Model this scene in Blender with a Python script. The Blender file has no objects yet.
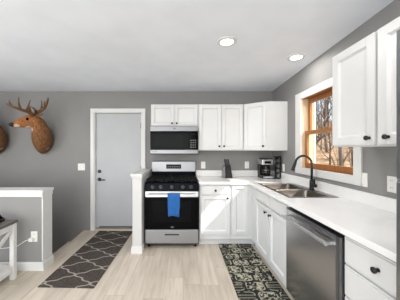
import bpy, bmesh, math, random
from mathutils import Vector, Matrix
random.seed(7)
C = bpy.context.scene.collection
SC = bpy.context.scene
PI = math.pi

# ------------------------------------------------------------------ camera, sky, sun, window light, exposure
F = 212.0                                   # focal length in pixels of a 400 wide frame
EYE = 1.38
cam_d = bpy.data.cameras.new('camera'); cam = bpy.data.objects.new('camera', cam_d); C.objects.link(cam)
cam.location = (0, 0, EYE); cam.rotation_euler = (PI/2, 0, 0)
cam_d.sensor_width = 36; cam_d.lens = F/400*36; cam_d.shift_x = (200-183)/400; cam_d.shift_y = -0.5/400
cam_d.clip_start = 0.05; cam_d.clip_end = 300
SC.camera = cam
SC.view_settings.view_transform = 'Standard'; SC.view_settings.look = 'None'
SC.view_settings.exposure = 0.3; SC.view_settings.gamma = 1.0; SC.view_settings.use_curve_mapping = False

world = bpy.data.worlds.new('sky'); SC.world = world; world.use_nodes = True
wn = world.node_tree; wn.nodes.clear()
wo = wn.nodes.new('ShaderNodeOutputWorld'); wb = wn.nodes.new('ShaderNodeBackground'); sky = wn.nodes.new('ShaderNodeTexSky')
sky.sky_type = 'NISHITA'; sky.sun_disc = False; sky.sun_elevation = math.radians(41); sky.sun_rotation = math.radians(127)
sky.air_density = 1.0; sky.dust_density = 2.5; sky.ozone_density = 0.6
wb.inputs['Strength'].default_value = 0.3
wn.links.new(sky.outputs[0], wb.inputs[0]); wn.links.new(wb.outputs[0], wo.inputs[0])

def lamp(name, kind, loc, direction, energy, color=(1, 1, 1), size=None, angle=None):
    d = bpy.data.lights.new(name, kind); o = bpy.data.objects.new(name, d); C.objects.link(o)
    o.location = loc; o.rotation_euler = Vector(direction).to_track_quat('-Z', 'Y').to_euler()
    d.energy = energy; d.color = color
    if size: d.shape = 'RECTANGLE'; d.size, d.size_y = size
    if angle is not None: d.angle = angle
    return o
lamp('sun', 'SUN', (6, -5, 7), (-1, .75, -1.09), 5.0, (1, .96, .9), angle=0.012)
# daylight through the glass doors behind the camera and the living room windows on the left
lamp('daylight_glass_door', 'AREA', (-1.3, -3.12, 1.15), (0, 1, -.1), 100, (.93, .97, 1), size=(3.4, 2.0))
lamp('daylight_left_window', 'AREA', (-4.1, .2, 1.35), (1, .1, .05), 56, (.93, .97, 1), size=(2.6, 1.5))
# ------------------------------------------------------------------ helpers
def lin(c):
    return tuple((v/255/12.92 if v/255 <= .04045 else ((v/255+.055)/1.055)**2.4) for v in c)

class E:
    """a socket with arithmetic"""
    nt = None
    def __init__(s, v): s.v = v
    @staticmethod
    def m(op, *a):
        n = E.nt.nodes.new('ShaderNodeMath'); n.operation = op
        for i, x in enumerate(a):
            x = x.v if isinstance(x, E) else x
            if isinstance(x, (int, float)): n.inputs[i].default_value = x
            else: E.nt.links.new(x, n.inputs[i])
        return E(n.outputs[0])
    def __add__(s, o): return E.m('ADD', s, o)
    __radd__ = __add__
    def __sub__(s, o): return E.m('SUBTRACT', s, o)
    def __rsub__(s, o): return E.m('SUBTRACT', o, s)
    def __mul__(s, o): return E.m('MULTIPLY', s, o)
    __rmul__ = __mul__
    def __truediv__(s, o): return E.m('DIVIDE', s, o)
    def __lt__(s, o): return E.m('LESS_THAN', s, o)
    def __gt__(s, o): return E.m('GREATER_THAN', s, o)
    def abs(s): return E.m('ABSOLUTE', s)
    def cos(s): return E.m('COSINE', s)
    def sin(s): return E.m('SINE', s)
    def fract(s): return E.m('FRACT', s)
    def floor(s): return E.m('FLOOR', s)
    def max(s, o): return E.m('MAXIMUM', s, o)
    def min(s, o): return E.m('MINIMUM', s, o)
    def smooth(s, a, b):
        n = E.nt.nodes.new('ShaderNodeMapRange'); n.interpolation_type = 'SMOOTHSTEP'
        E.nt.links.new(s.v, n.inputs[0]); n.inputs[1].default_value = a; n.inputs[2].default_value = b
        return E(n.outputs[0])

class Mat:
    def __init__(s, name, color, rough=.5, metal=0.0, spec=.5):
        s.m = bpy.data.materials.new(name); s.m.use_nodes = True; s.nt = s.m.node_tree; E.nt = s.nt
        s.b = s.nt.nodes['Principled BSDF']
        s.b.inputs['Base Color'].default_value = (*lin(color), 1)
        s.b.inputs['Roughness'].default_value = rough; s.b.inputs['Metallic'].default_value = metal
        s.b.inputs['Specular IOR Level'].default_value = spec
        s.tc = s.nt.nodes.new('ShaderNodeTexCoord')
    def xyz(s):
        n = s.nt.nodes.new('ShaderNodeSeparateXYZ'); s.nt.links.new(s.tc.outputs['Object'], n.inputs[0])
        return [E(o) for o in n.outputs]
    def vec(s, x, y, z=0.0):
        n = s.nt.nodes.new('ShaderNodeCombineXYZ')
        for i, v in enumerate((x, y, z)):
            if isinstance(v, E): s.nt.links.new(v.v, n.inputs[i])
            else: n.inputs[i].default_value = v
        return n.outputs[0]
    def noise(s, scale, detail=3, rough=.5, stretch=(1, 1, 1), vec=None):
        mp = s.nt.nodes.new('ShaderNodeMapping'); mp.inputs['Scale'].default_value = stretch
        s.nt.links.new(vec or s.tc.outputs['Object'], mp.inputs[0])
        n = s.nt.nodes.new('ShaderNodeTexNoise'); n.inputs['Scale'].default_value = scale; n.inputs['Detail'].default_value = detail
        n.inputs['Roughness'].default_value = rough
        s.nt.links.new(mp.outputs[0], n.inputs['Vector']); return E(n.outputs[0])
    def white(s, vec):
        n = s.nt.nodes.new('ShaderNodeTexWhiteNoise'); n.noise_dimensions = '3D'; s.nt.links.new(vec, n.inputs['Vector']); return E(n.outputs[0])
    def ramp(s, fac, stops):
        n = s.nt.nodes.new('ShaderNodeValToRGB'); s.nt.links.new(fac.v, n.inputs[0]); r = n.color_ramp
        while len(r.elements) < len(stops): r.elements.new(.5)
        for e, (p, c) in zip(r.elements, stops): e.position = p; e.color = (*lin(c), 1)
        return n.outputs[0]
    def mix(s, fac, a, b):
        n = s.nt.nodes.new('ShaderNodeMix'); n.data_type = 'RGBA'
        if isinstance(fac, E): s.nt.links.new(fac.v, n.inputs[0])
        else: n.inputs[0].default_value = fac
        for i, c in ((6, a), (7, b)):
            if isinstance(c, tuple): n.inputs[i].default_value = (*lin(c), 1)
            else: s.nt.links.new(c, n.inputs[i])
        return n.outputs[2]
    def color(s, sock): s.nt.links.new(sock, s.b.inputs['Base Color']); return s
    def rough(s, e): s.nt.links.new(e.v, s.b.inputs['Roughness']); return s
    def bump(s, e, strength=.2, dist=.002):
        n = s.nt.nodes.new('ShaderNodeBump'); n.inputs['Strength'].default_value = strength; n.inputs['Distance'].default_value = dist
        s.nt.links.new(e.v, n.inputs['Height']); s.nt.links.new(n.outputs[0], s.b.inputs['Normal']); return s

def paint(name, c, rough=.5, tex=300, st=.06, spec=.5):
    m = Mat(name, c, rough, spec=spec); m.bump(m.noise(tex, 2), st, .001)
    n = m.noise(2.5, 2)
    m.color(m.mix(n.smooth(.3, .7), tuple(v*.985 for v in c), tuple(min(255, v*1.01) for v in c))); return m.m
def brushed(name, c, rough, stretch, metal=1.0):
    m = Mat(name, c, rough, metal); n = m.noise(60, 3, stretch=stretch)
    m.rough(n*.12 + (rough-.06)); m.color(m.mix(n, tuple(v*.94 for v in c), c)); return m.m

M = {}
M['wall'] = paint('grey_wall_paint', (142, 140, 138), .6, 220, .12, spec=.3)
M['ceiling'] = paint('ceiling_paint', (238, 243, 250), .8, 160, .15, spec=.2)
M['white'] = paint('white_cabinet_paint', (214, 214, 213), .38, 80, .02)
M['trim'] = paint('white_trim_paint', (224, 223, 220), .4, 80, .02)
M['post'] = paint('post_paint', (206, 205, 203), .45, 80, .03)
M['door'] = paint('door_paint', (184, 185, 187), .45, 80, .03)
M['counter'] = paint('white_worktop_laminate', (238, 237, 235), .22, 60, .01)
M['plate'] = paint('white_plastic', (238, 236, 230), .35, 90, .01)
M['black'] = paint('black_plastic', (20, 20, 22), .35, 120, .03)
M['blackmetal'] = paint('matte_black_metal', (22, 22, 24), .38, 150, .04)
M['iron'] = paint('cast_iron', (13, 13, 15), .6, 250, .2, spec=.2)
M['enamel'] = paint('black_enamel', (8, 9, 15), .25, 60, .01, spec=.06)
M['steel'] = brushed('brushed_steel', (134, 134, 136), .36, (.2, 8, 8))
M['panelsteel'] = brushed('range_panel_steel', (160, 160, 162), .42, (.2, 8, 8))
M['handle'] = brushed('polished_handle_steel', (222, 222, 222), .3, (4, 4, 4))
M['sinksteel'] = brushed('sink_steel', (128, 122, 115), .3, (6, .4, 6))
M['blacksteel'] = brushed('dark_stainless', (180, 181, 184), .24, (6, 6, .15))
M['fridge'] = brushed('fridge_steel', (160, 162, 164), .34, (6, 6, .15))
M['nickel'] = brushed('dark_nickel', (92, 90, 88), .3, (3, 3, 3))
M['plinth'] = paint('toe_board_paint', (214, 213, 211), .5, 80, .02)
M['socket'] = paint('socket_slot', (60, 58, 55), .5)
M['oak'] = None
def wood(name, a, b, rough=.4, stretch=(8, 8, .8)):
    m = Mat(name, a, rough); n = m.noise(9, 4, .6, stretch); m.color(m.ramp(n, [(.25, b), (.75, a)])); m.bump(n, .1, .001); return m.m
M['oak'] = wood('golden_oak', (168, 112, 60), (134, 82, 40))
M['jamb'] = wood('pale_jamb_wood', (226, 206, 176), (208, 184, 148))
M['tabletop'] = wood('grey_table_wood', (112, 106, 98), (80, 76, 72), .5, (8, .8, 8))
M['threshold'] = wood('threshold_wood', (206, 194, 178), (186, 172, 154), .5, (.8, 8, 8))
M['glassblack'] = Mat('black_oven_glass', (8, 8, 9), .1, spec=.05).m
m = Mat('oven_window', (16, 16, 17), .12, spec=.05); m.color(m.mix(m.noise(3, 2), (13, 13, 14), (20, 20, 22))); M['ovenwin'] = m.m
m = Mat('display', (10, 12, 14), .15, spec=.08); M['display'] = m.m
m = Mat('clear_glass', (255, 255, 255), 0)
tr = m.nt.nodes.new('ShaderNodeBsdfTransparent'); gl = m.nt.nodes.new('ShaderNodeBsdfGlossy'); gl.inputs['Roughness'].default_value = .02
fr = m.nt.nodes.new('ShaderNodeFresnel'); fr.inputs['IOR'].default_value = 1.4; mx = m.nt.nodes.new('ShaderNodeMixShader')
gm = m.nt.nodes.new('ShaderNodeNewGeometry'); E.nt = m.nt; front = E(fr.outputs[0])*(1.0-E(gm.outputs['Backfacing']))
m.nt.links.new(front.v, mx.inputs[0]); m.nt.links.new(tr.outputs[0], mx.inputs[1]); m.nt.links.new(gl.outputs[0], mx.inputs[2])
m.nt.links.new(mx.outputs[0], m.nt.nodes['Material Output'].inputs[0]); M['glass'] = m.m
m = Mat('carafe_glass', (40, 34, 30), .05); m.b.inputs['Transmission Weight'].default_value = .6; M['carafe'] = m.m
m = Mat('lamp_lens', (255, 252, 245), .4); m.b.inputs['Emission Color'].default_value = (1, .97, .92, 1); m.b.inputs['Emission Strength'].default_value = 6; M['lens'] = m.m

# floor planks running away from the camera
m = Mat('light_oak_planks', (205, 192, 176), .42)
x, y, z = m.xyz(); pw, pl = .185, 1.22
row = (x/pw).floor(); off = m.white(m.vec(row, 3.0))
v = y/pl + off; cell = m.white(m.vec(row, v.floor(), 1.0))
fx = (x/pw).fract(); fy = v.fract()
seam = ((fx-.5).abs() > .491).max((fy-.5).abs() > .4985)
gv = m.vec(x + cell*7.0, y*.07 + cell*3.0, cell)
grain = m.noise(26, 5, .62, vec=gv); big = m.noise(5, 3, .55, stretch=(1.6, .5, 1), vec=m.vec(x + cell*5.0, y, cell))
base = m.ramp(grain*.65 + big*.35, [(.28, (190, 178, 163)), (.5, (219, 209, 196)), (.72, (233, 225, 215))])
tint = m.mix(cell, (228, 224, 218), (255, 252, 248))
n = m.nt.nodes.new('ShaderNodeMix'); n.data_type = 'RGBA'; n.blend_type = 'MULTIPLY'; n.inputs[0].default_value = 1
m.nt.links.new(base, n.inputs[6]); m.nt.links.new(tint, n.inputs[7])
m.color(m.mix(seam*.45, n.outputs[2], (120, 106, 92))); m.bump(grain, .08, .001); M['floor'] = m.m

# trellis runner
m = Mat('trellis_runner_weave', (70, 62, 58), .95, spec=.1)
x, y, z = m.xyz(); a = (x+.02)*(2*PI/.47); b = (y+.5)*(2*PI/.29)
l1 = (a+b)*.5; l2 = (a-b)*.5
l1 = l1 + .11*(l2*4.0).sin(); l2 = l2 + .11*(l1*4.0).sin()
s1 = l1.sin().abs(); s2 = l2.sin().abs()
mask = (1.0 - s1.min(s2).smooth(.07, .14)).max(1.0 - (s1+s2).smooth(.3, .36))
wv = m.noise(240, 2); sp = m.noise(70, 3)
dark = m.mix(sp.smooth(.3, .7), (68, 62, 58), (92, 86, 81)); light = m.mix(wv, (150, 140, 130), (182, 172, 160))
m.color(m.mix(mask, dark, light)); m.bump(wv, .4, .003); M['runner'] = m.m

# coffee mat: dark ground with cream cups and script, in offset rounded blocks
m = Mat('coffee_mat_print', (40, 42, 42), .9, spec=.15)
x, y, z = m.xyz(); ry = (y/.15); r = ry.floor(); u = x/.205 + r*.37; c = u.floor()
rnd = m.white(m.vec(c, r, 2.0)); fu = (u.fract()-.5).abs(); fv = (ry.fract()-.5).abs()
d = (fu*fu*fu*fu*16.0 + fv*fv*fv*fv*16.0)
inside = d < .36; ring = (d < .62)*(d > .36)
fleck = m.noise(34, 3, .7).smooth(.47, .56); fleck2 = m.noise(24, 4, .7).smooth(.56, .64)
body = inside*(rnd > .42)*fleck + inside*(rnd < .42)*fleck2*.5
band = (((fv-.12).abs() < .05)*inside*(rnd < .42))*.35
out = (1.0-(d < .62))*fleck2*.55
k = (ring*(m.noise(18, 2) > .46)*.8 + body + band + out).min(1.0)*.78
m.color(m.mix(k, m.mix(m.noise(12, 2), (30, 32, 32), (52, 54, 52)), (206, 200, 178))); M['mat'] = m.m

m = Mat('deer_fur', (124, 84, 54), .85, spec=.15)
hair = m.noise(60, 4, .65, (1, 1, .35)); fur = m.ramp(hair, [(.3, (84, 56, 36)), (.7, (156, 112, 76))]); M['fur_m'] = m; fur_col = fur
M['antler'] = wood('antler_bone', (138, 100, 64), (64, 42, 28), .5, (6, 6, 6))
m = Mat('blue_towel', (52, 108, 176), .95, spec=.1); tn = m.noise(160, 2); m.color(m.mix(m.noise(14, 3), (36, 84, 148), (60, 112, 176))); m.bump(tn, .5, .003); M['towel'] = m.m
m = Mat('leaf_litter', (150, 126, 98), .95, spec=.1); n1 = m.noise(2.2, 6, .7); m.color(m.ramp(n1, [(.3, (112, 86, 60)), (.5, (166, 138, 106)), (.7, (208, 184, 150))])); M['litter'] = m.m
m = Mat('bark', (90, 76, 64), .9, spec=.1); n1 = m.noise(5, 5, .7, (1, 1, .25)); m.color(m.ramp(n1, [(.3, (92, 78, 66)), (.7, (176, 158, 138))])); m.bump(n1, .6, .02); M['bark'] = m.m
m = Mat('dark_bark', (56, 46, 40), .9, spec=.1); n1 = m.noise(5, 5, .7, (1, 1, .25)); m.color(m.ramp(n1, [(.3, (58, 46, 40)), (.7, (118, 100, 84))])); m.bump(n1, .6, .02); M['darkbark'] = m.m

LOC = {}
class MB:
    def __init__(s): s.bm = bmesh.new()
    def box(s, x0, x1, y0, y1, z0, z1):
        v = [s.bm.verts.new(p) for p in ((x0,y0,z0),(x1,y0,z0),(x1,y1,z0),(x0,y1,z0),(x0,y0,z1),(x1,y0,z1),(x1,y1,z1),(x0,y1,z1))]
        for f in ((0,3,2,1),(4,5,6,7),(0,1,5,4),(1,2,6,5),(2,3,7,6),(3,0,4,7)): s.bm.faces.new([v[i] for i in f])
        return s
    def obox(s, o, u, v, n, a0, a1, b0, b1, c0, c1):
        o, u, v, n = map(Vector, (o, u, v, n)); P = [o+u*a+v*b+n*c for c in (c0, c1) for a, b in ((a0,b0),(a1,b0),(a1,b1),(a0,b1))]
        q = [s.bm.verts.new(p) for p in P]
        for f in ((0,3,2,1),(4,5,6,7),(0,1,5,4),(1,2,6,5),(2,3,7,6),(3,0,4,7)): s.bm.faces.new([q[i] for i in f])
        return s
    def prism(s, pts, axis, a, b):
        """polygon of 2-D points extruded along an axis: 'x' -> (y,z), 'y' -> (x,z), 'z' -> (x,y)"""
        def P(p, t): return {'x': (t, p[0], p[1]), 'y': (p[0], t, p[1]), 'z': (p[0], p[1], t)}[axis]
        A = [s.bm.verts.new(P(p, a)) for p in pts]; B = [s.bm.verts.new(P(p, b)) for p in pts]
        s.bm.faces.new(A[::-1]); s.bm.faces.new(B)
        for i in range(len(pts)): j = (i+1) % len(pts); s.bm.faces.new((A[i], A[j], B[j], B[i]))
        return s
    def loft(s, rings, cap=True):
        R = [[s.bm.verts.new(p) for p in r] for r in rings]; n = len(R[0])
        for a, b in zip(R, R[1:]):
            for i in range(n): j = (i+1) % n; s.bm.faces.new((a[i], a[j], b[j], b[i]))
        if cap: s.bm.faces.new(R[0][::-1]); s.bm.faces.new(R[-1])
        return s
    def tube(s, path, rad, seg=10, flat=1.0):
        path = [Vector(p) for p in path]; n = len(path)
        rad = rad if isinstance(rad, (list, tuple)) else [rad]*n
        rings = []; up = None
        for i, p in enumerate(path):
            t = (path[min(i+1, n-1)] - path[max(i-1, 0)]).normalized()
            if up is None: up = t.orthogonal().normalized()
            else: up = (up - t*up.dot(t)).normalized()
            sd = t.cross(up); r = rad[i]
            rr = r if isinstance(r, tuple) else (r, r*flat)
            rings.append([p + up*rr[0]*math.cos(2*PI*k/seg) + sd*rr[1]*math.sin(2*PI*k/seg) for k in range(seg)])
        return s.loft(rings)
    def cyl(s, p0, p1, r0, r1=None, seg=20): return s.tube([p0, p1], [r0, r1 if r1 is not None else r0], seg)
    def lathe(s, c, prof, axis='z', seg=24):
        """profile of (radius, height) pairs turned about an axis through c"""
        c = Vector(c); ax = {'x': (Vector((0,1,0)), Vector((0,0,1)), Vector((1,0,0))), 'y': (Vector((0,0,1)), Vector((1,0,0)), Vector((0,1,0))), 'z': (Vector((1,0,0)), Vector((0,1,0)), Vector((0,0,1)))}[axis]
        return s.loft([[c + ax[0]*max(r, 1e-4)*math.cos(2*PI*k/seg) + ax[1]*max(r, 1e-4)*math.sin(2*PI*k/seg) + ax[2]*h for k in range(seg)] for r, h in prof])
    def ball(s, c, r, seg=14):
        r = r if isinstance(r, tuple) else (r, r, r)
        mt = Matrix.Translation(c) @ Matrix.Diagonal((*r, 1)); bmesh.ops.create_uvsphere(s.bm, u_segments=seg, v_segments=seg//2+2, radius=1, matrix=mt); return s
    def build(s, name, mat, parent=None, bevel=0, smooth=False, sub=0, loc=None):
        L = Vector(loc) if loc is not None else (LOC[parent.name] if parent else Vector((0, 0, 0)))
        bmesh.ops.translate(s.bm, verts=s.bm.verts, vec=-L); bmesh.ops.recalc_face_normals(s.bm, faces=s.bm.faces)
        me = bpy.data.meshes.new(name); s.bm.to_mesh(me); s.bm.free()
        o = bpy.data.objects.new(name, me); C.objects.link(o)
        if isinstance(mat, str): mat = M[mat]
        me.materials.append(mat)
        if parent: o.parent = parent; o.location = L - LOC[parent.name]
        else: o.location = L
        LOC[o.name] = L
        if smooth:
            for p in me.polygons: p.use_smooth = True
        if bevel:
            b = o.modifiers.new('edge', 'BEVEL'); b.width = bevel; b.segments = 2; b.limit_method = 'ANGLE'; b.angle_limit = .7
        if sub:
            q = o.modifiers.new('smooth', 'SUBSURF'); q.levels = sub; q.render_levels = sub
        return o
def tag(o, label, cat, group=None):
    o['label'] = label; o['category'] = cat
    if group: o['group'] = group
    return o
def thing(name, loc, label, cat, group=None):
    o = bpy.data.objects.new(name, None); C.objects.link(o); o.location = loc; o.empty_display_size = .1; LOC[o.name] = Vector(loc)
    return tag(o, label, cat, group)
def struct(o): o['kind'] = 'structure'; return o
def sgroup(name, loc):
    o = bpy.data.objects.new(name, None); C.objects.link(o); o.location = loc; LOC[o.name] = Vector(loc); return struct(o)
def copy_tree(o, loc=None, label=None, parent=None):
    c = o.copy(); C.objects.link(c)
    if parent: c.parent = parent
    if loc is not None: c.location = loc
    if label: c['label'] = label
    for ch in list(o.children): copy_tree(ch, parent=c)
    return c
def PX(x, y, Y): return Vector(((x-183)*Y/F, Y, EYE - (y-149.5)*Y/F))

# ------------------------------------------------------------------ room shell
XR, YB = 1.53, 3.62                       # right wall, back wall
XL, YF = -4.2, -3.2                       # left wall, wall behind the camera
def ceil(y): return 2.377 + .04*(YB - max(y, -.2))
SX, SY = -1.69, 2.60                      # stairwell corner
b = MB(); b.box(XL, XR, YF, SY, -.25, 0); b.box(SX, XR, SY, YB, -.25, 0); struct(b.build('floor', 'floor'))
b = MB(); b.prism([(YB+.2, ceil(YB)-.008), (-.2, ceil(-.2)), (YF-.2, ceil(-.2)), (YF-.2, 2.8), (YB+.2, 2.8)], 'x', XL-.2, XR+.2); struct(b.build('ceiling', 'ceiling'))
# back wall with the door opening
DX0, DX1, DZ = -1.52, -.695, 2.022
b = MB(); b.box(XL, DX0, YB, YB+.14, -2.6, 2.379); b.box(DX1, XR+.15, YB, YB+.14, -.25, 2.379); b.box(DX0, DX1, YB, YB+.14, DZ, 2.379); b.box(DX0, DX1, YB, YB+.14, -.25, -.001)
struct(b.build('wall_back', 'wall'))
# right wall with the window opening
WY0, WY1, WZ0, WZ1 = 1.87, 2.735, 1.135, 2.04
b = MB(); b.box(XR, XR+.15, YF, WY0, -.25, 2.6); b.box(XR, XR+.15, WY1, YB, -.25, 2.6); b.box(XR, XR+.15, WY0, WY1, -.25, WZ0); b.box(XR, XR+.15, WY0, WY1, WZ1, 2.6)
struct(b.build('wall_right', 'wall'))
b = MB(); b.box(XL-.14, XL, YF, -1.1, -.25, 2.6); b.box(XL-.14, XL, 1.5, YB, -2.6, 2.6); b.box(XL-.14, XL, -1.1, 1.5, -.25, .6); b.box(XL-.14, XL, -1.1, 1.5, 2.1, 2.6)
struct(b.build('wall_left', 'wall'))
b = MB(); b.box(XL, -3.0, YF-.14, YF, -.25, 2.6); b.box(.4, XR, YF-.14, YF, -.25, 2.6); b.box(-3.0, .4, YF-.14, YF, 2.15, 2.6); b.box(-3.0, .4, YF-.14, YF, -.25, .05)
struct(b.build('wall_front', 'wall'))
# steps going down behind the half wall
b = MB()
for k in range(8): b.box(SX-.27*(k+1), SX-.27*k-.002, SY+.02, YB-.002, -.19*(k+1)-.2, -.19*(k+1))
struct(b.build('stairs', 'floor'))
b = MB(); b.box(XL, SX-.001, SY, SY+.015, -2.6, -.0); struct(b.build('wall_stairwell', 'wall'))

# the left half wall (guards the stairs) and the half wall beside the stove
KX, KY0, KY1, KZ = -1.604, 2.425, 2.60, .868
hw = sgroup('wall_half_left', (KX, KY0, 0))
b = MB(); b.box(XL, KX-.012, KY0, KY1, 0, KZ); b.build('wall_face', 'wall', hw)
b = MB(); b.box(KX-.012, KX, KY0-.0, KY1, .1, KZ); b.build('end_board', 'trim', hw, bevel=.002)
b = MB(); b.box(XL, KX+.016, KY0-.03, KY1+.01, KZ+.02, KZ+.048); b.prism([(KY0-.006, KZ-.03), (KY0-.014, KZ-.03), (KY0-.024, KZ+.02), (KY0-.006, KZ+.02)], 'x', XL, KX+.008); b.box(KX, KX+.009, KY0-.014, KY1, KZ-.03, KZ+.02); b.box(XL, KX, KY0, KY1, KZ+.001, KZ+.02)
b.build('cap', 'trim', hw, bevel=.004)
b = MB(); b.box(XL, KX+.02, KY0-.02, KY0-.007, 0, .085); b.box(XL, KX+.014, KY0-.014, KY0-.007, .085, .1); b.box(KX, KX+.02, KY0-.007, KY1, 0, .085); b.box(KX, KX+.014, KY0-.007, KY1, .085, .1)
b.build('baseboard', 'trim', hw, bevel=.003)
PX0, PX1, PY0, PZ = -.672, -.55, 2.815, 1.005
hs = sgroup('wall_half_stove', (PX0, PY0, 0))
b = MB(); b.box(PX0, PX1, PY0, YB-.001, 0, PZ); b.build('wall_face', 'post', hs, bevel=.003)
b = MB(); b.box(PX0-.022, PX1+.012, PY0-.028, YB-.001, PZ+.022, PZ+.05); b.box(PX0-.012, PX1+.006, PY0-.014, YB-.001, PZ, PZ+.022); b.build('cap', 'trim', hs, bevel=.004)
b = MB(); b.box(PX0-.014, PX1+.012, PY0-.014, PY0-.001, 0, .085); b.box(PX0-.009, PX1+.008, PY0-.009, PY0-.001, .085, .1); b.box(PX0-.014, PX0-.001, PY0, YB-.07, 0, .085); b.box(PX1+.001, PX1+.012, PY0, 2.93, 0, .085); b.build('baseboard', 'trim', hs, bevel=.003)

# entry door
d1 = sgroup('door_1', (-1.1, YB, 0))
b = MB(); b.box(DX0+.024, DX1-.024, YB+.03, YB+.07, .03, DZ-.022); b.build('door_slab', 'door', d1, bevel=.002)
b = MB(); b.box(DX0, DX0+.02, YB, YB+.13, 0, DZ); b.box(DX1-.02, DX1, YB, YB+.13, 0, DZ); b.box(DX0+.02, DX1-.02, YB, YB+.13, DZ-.018, DZ)
b.box(DX0+.02, DX0+.032, YB+.072, YB+.1, 0, DZ-.018); b.box(DX1-.032, DX1-.02, YB+.072, YB+.1, 0, DZ-.018); b.box(DX0+.032, DX1-.032, YB+.072, YB+.1, DZ-.03, DZ-.018); b.build('door_jamb', 'trim', d1)
b = MB(); w = .062
b.box(DX0-w+.006, DX0+.006, YB-.018, YB, 0, DZ-.006); b.box(DX1-.006, DX1+w-.006, YB-.018, YB, 0, DZ-.006); b.box(DX0-w+.006, DX1+w-.006, YB-.018, YB, DZ-.006, DZ+w-.006); b.build('casing', 'trim', d1, bevel=.005)
b = MB(); b.prism([(YB-.022, 0), (YB-.01, .02), (YB+.12, .026), (YB+.12, 0)], 'x', DX0+.021, DX1-.021); b.build('threshold', 'threshold', d1)
b = MB(); b.box(DX0+.08, DX1-.08, YB+.026, YB+.03, .04, .062); b.box(DX0+.026, DX1-.026, YB+.027, YB+.0305, .03, .036); b.build('door_sweep', 'tabletop', d1)
lx = DX0+.085; yf = YB+.03
b = MB(); b.lathe((lx, yf, .865), [(.031, 0), (.031, -.008), (.012, -.012), (.012, -.045)], 'y'); b.tube([(lx, yf-.045, .865), (lx+.03, yf-.05, .867), (lx+.11, yf-.045, .86)], [.011, .01, .008]); b.build('lever_handle', 'nickel', d1, smooth=True)
b = MB(); b.lathe((lx, yf, 1.005), [(.03, 0), (.03, -.012), (.02, -.018)], 'y'); b.box(lx-.004, lx+.004, yf-.032, yf-.018, .99, 1.02); b.build('deadbolt', 'nickel', d1, bevel=.002)
for z in (.25, 1.05, 1.79):
    b = MB(); b.cyl((DX1-.022, YB+.02, z-.05), (DX1-.022, YB+.02, z+.05), .008, seg=10); b.box(DX1-.034, DX1-.0205, YB+.024, YB+.0295, z-.045, z+.045); b.build('hinge', 'nickel', d1)

# window over the sink
w1 = sgroup('window_1', (XR, 2.3, WZ0))
oy0, oy1, oz0, oz1 = 1.80, 2.855, 1.068, 2.112; iy0, iy1, iz0, iz1 = 1.885, 2.722, 1.15, 2.025
b = MB(); X0 = XR-.02
b.box(X0, XR, oy0, iy0, oz0, oz1); b.box(X0, XR, iy1, oy1, oz0, oz1); b.box(X0, XR, iy0, iy1, oz0, iz0); b.box(X0, XR, iy0, iy1, iz1, oz1); b.build('casing', 'trim', w1, bevel=.004)
b = MB(); b.box(XR-.004, XR+.149, iy1, WY1-.0, iz0, iz1); b.box(XR-.004, XR+.149, WY0, iy0, iz0, iz1); b.build('side_jamb', 'jamb', w1)
b = MB(); b.box(XR-.004, XR+.149, WY0, WY1, iz1, WZ1); b.box(XR-.004, XR+.149, WY0, WY1, WZ0, iz0); b.build('head_and_stool', 'oak', w1)
zm = 1.59
def sash(name, x0, x1, z0, z1, rb, rt):
    st = .05
    b = MB(); b.box(x0, x1, iy0+.004, iy0+.004+st, z0, z1); b.box(x0, x1, iy1-.004-st*.8, iy1-.004, z0, z1); b.box(x0, x1, iy0+.004+st, iy1-.004-st*.8, z0, z0+rb); b.box(x0, x1, iy0+.004+st, iy1-.004-st*.8, z1-rt, z1)
    o = b.build(name, 'oak', w1, bevel=.003)
    g = MB(); xm = (x0+x1)/2; g.box(xm-.002, xm+.002, iy0+.004+st, iy1-.004-st*.8, z0+rb, z1-rt); g.build('pane', 'glass', o)
    return o
sash('upper_sash', XR+.075, XR+.105, zm-.02, iz1-.004, .04, .055)
lo = sash('lower_sash', XR+.035, XR+.065, iz0+.002, zm+.025, .062, .045)
b = MB(); b.box(XR+.03, XR+.052, 2.27, 2.33, zm+.0255, zm+.04); b.build('sash_lock', 'oak', lo)
b = MB(); b.box(XR+.15, XR+.172, iy1-.005, iy1+.09, iz0-.08, iz1+.09); b.box(XR+.15, XR+.172, iy0-.09, iy0+.005, iz0-.08, iz1+.09); b.box(XR+.15, XR+.172, iy0+.005, iy1-.005, iz1, iz1+.09); b.box(XR+.15, XR+.24, iy0+.005, iy1-.005, iz0-.08, iz0-.01); b.build('outer_frame', 'trim', w1)

# glass doors behind the camera, living room window on the left (daylight comes through here)
d2 = sgroup('door_2', (-1.3, YF, 0))
b = MB()
for x0, x1 in ((-3.0, -2.93), (-1.34, -1.26), (.33, .4)): b.box(x0, x1, YF-.1, YF-.05, .05, 2.15)
for x0, x1 in ((-2.93, -1.34), (-1.26, .33)): b.box(x0, x1, YF-.1, YF-.05, .05, .14); b.box(x0, x1, YF-.1, YF-.05, 2.08, 2.15)
b.build('door_frame', 'trim', d2)
b = MB(); b.box(-2.93, -1.34, YF-.08, YF-.074, .14, 2.08); b.box(-1.26, .33, YF-.08, YF-.074, .14, 2.08); b.build('pane', 'glass', d2)
w2 = sgroup('window_2', (XL, .2, .6))
b = MB()
for y0, y1 in ((-1.1, -1.04), (.17, .23), (1.44, 1.5)): b.box(XL-.1, XL-.05, y0, y1, .6, 2.1)
for y0, y1 in ((-1.04, .17), (.23, 1.44)): b.box(XL-.1, XL-.05, y0, y1, .6, .66); b.box(XL-.1, XL-.05, y0, y1, 2.04, 2.1)
b.build('window_frame', 'trim', w2)
b = MB(); b.box(XL-.08, XL-.074, -1.04, .17, .66, 2.04); b.box(XL-.08, XL-.074, .23, 1.44, .66, 2.04); b.build('pane', 'glass', w2)

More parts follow.
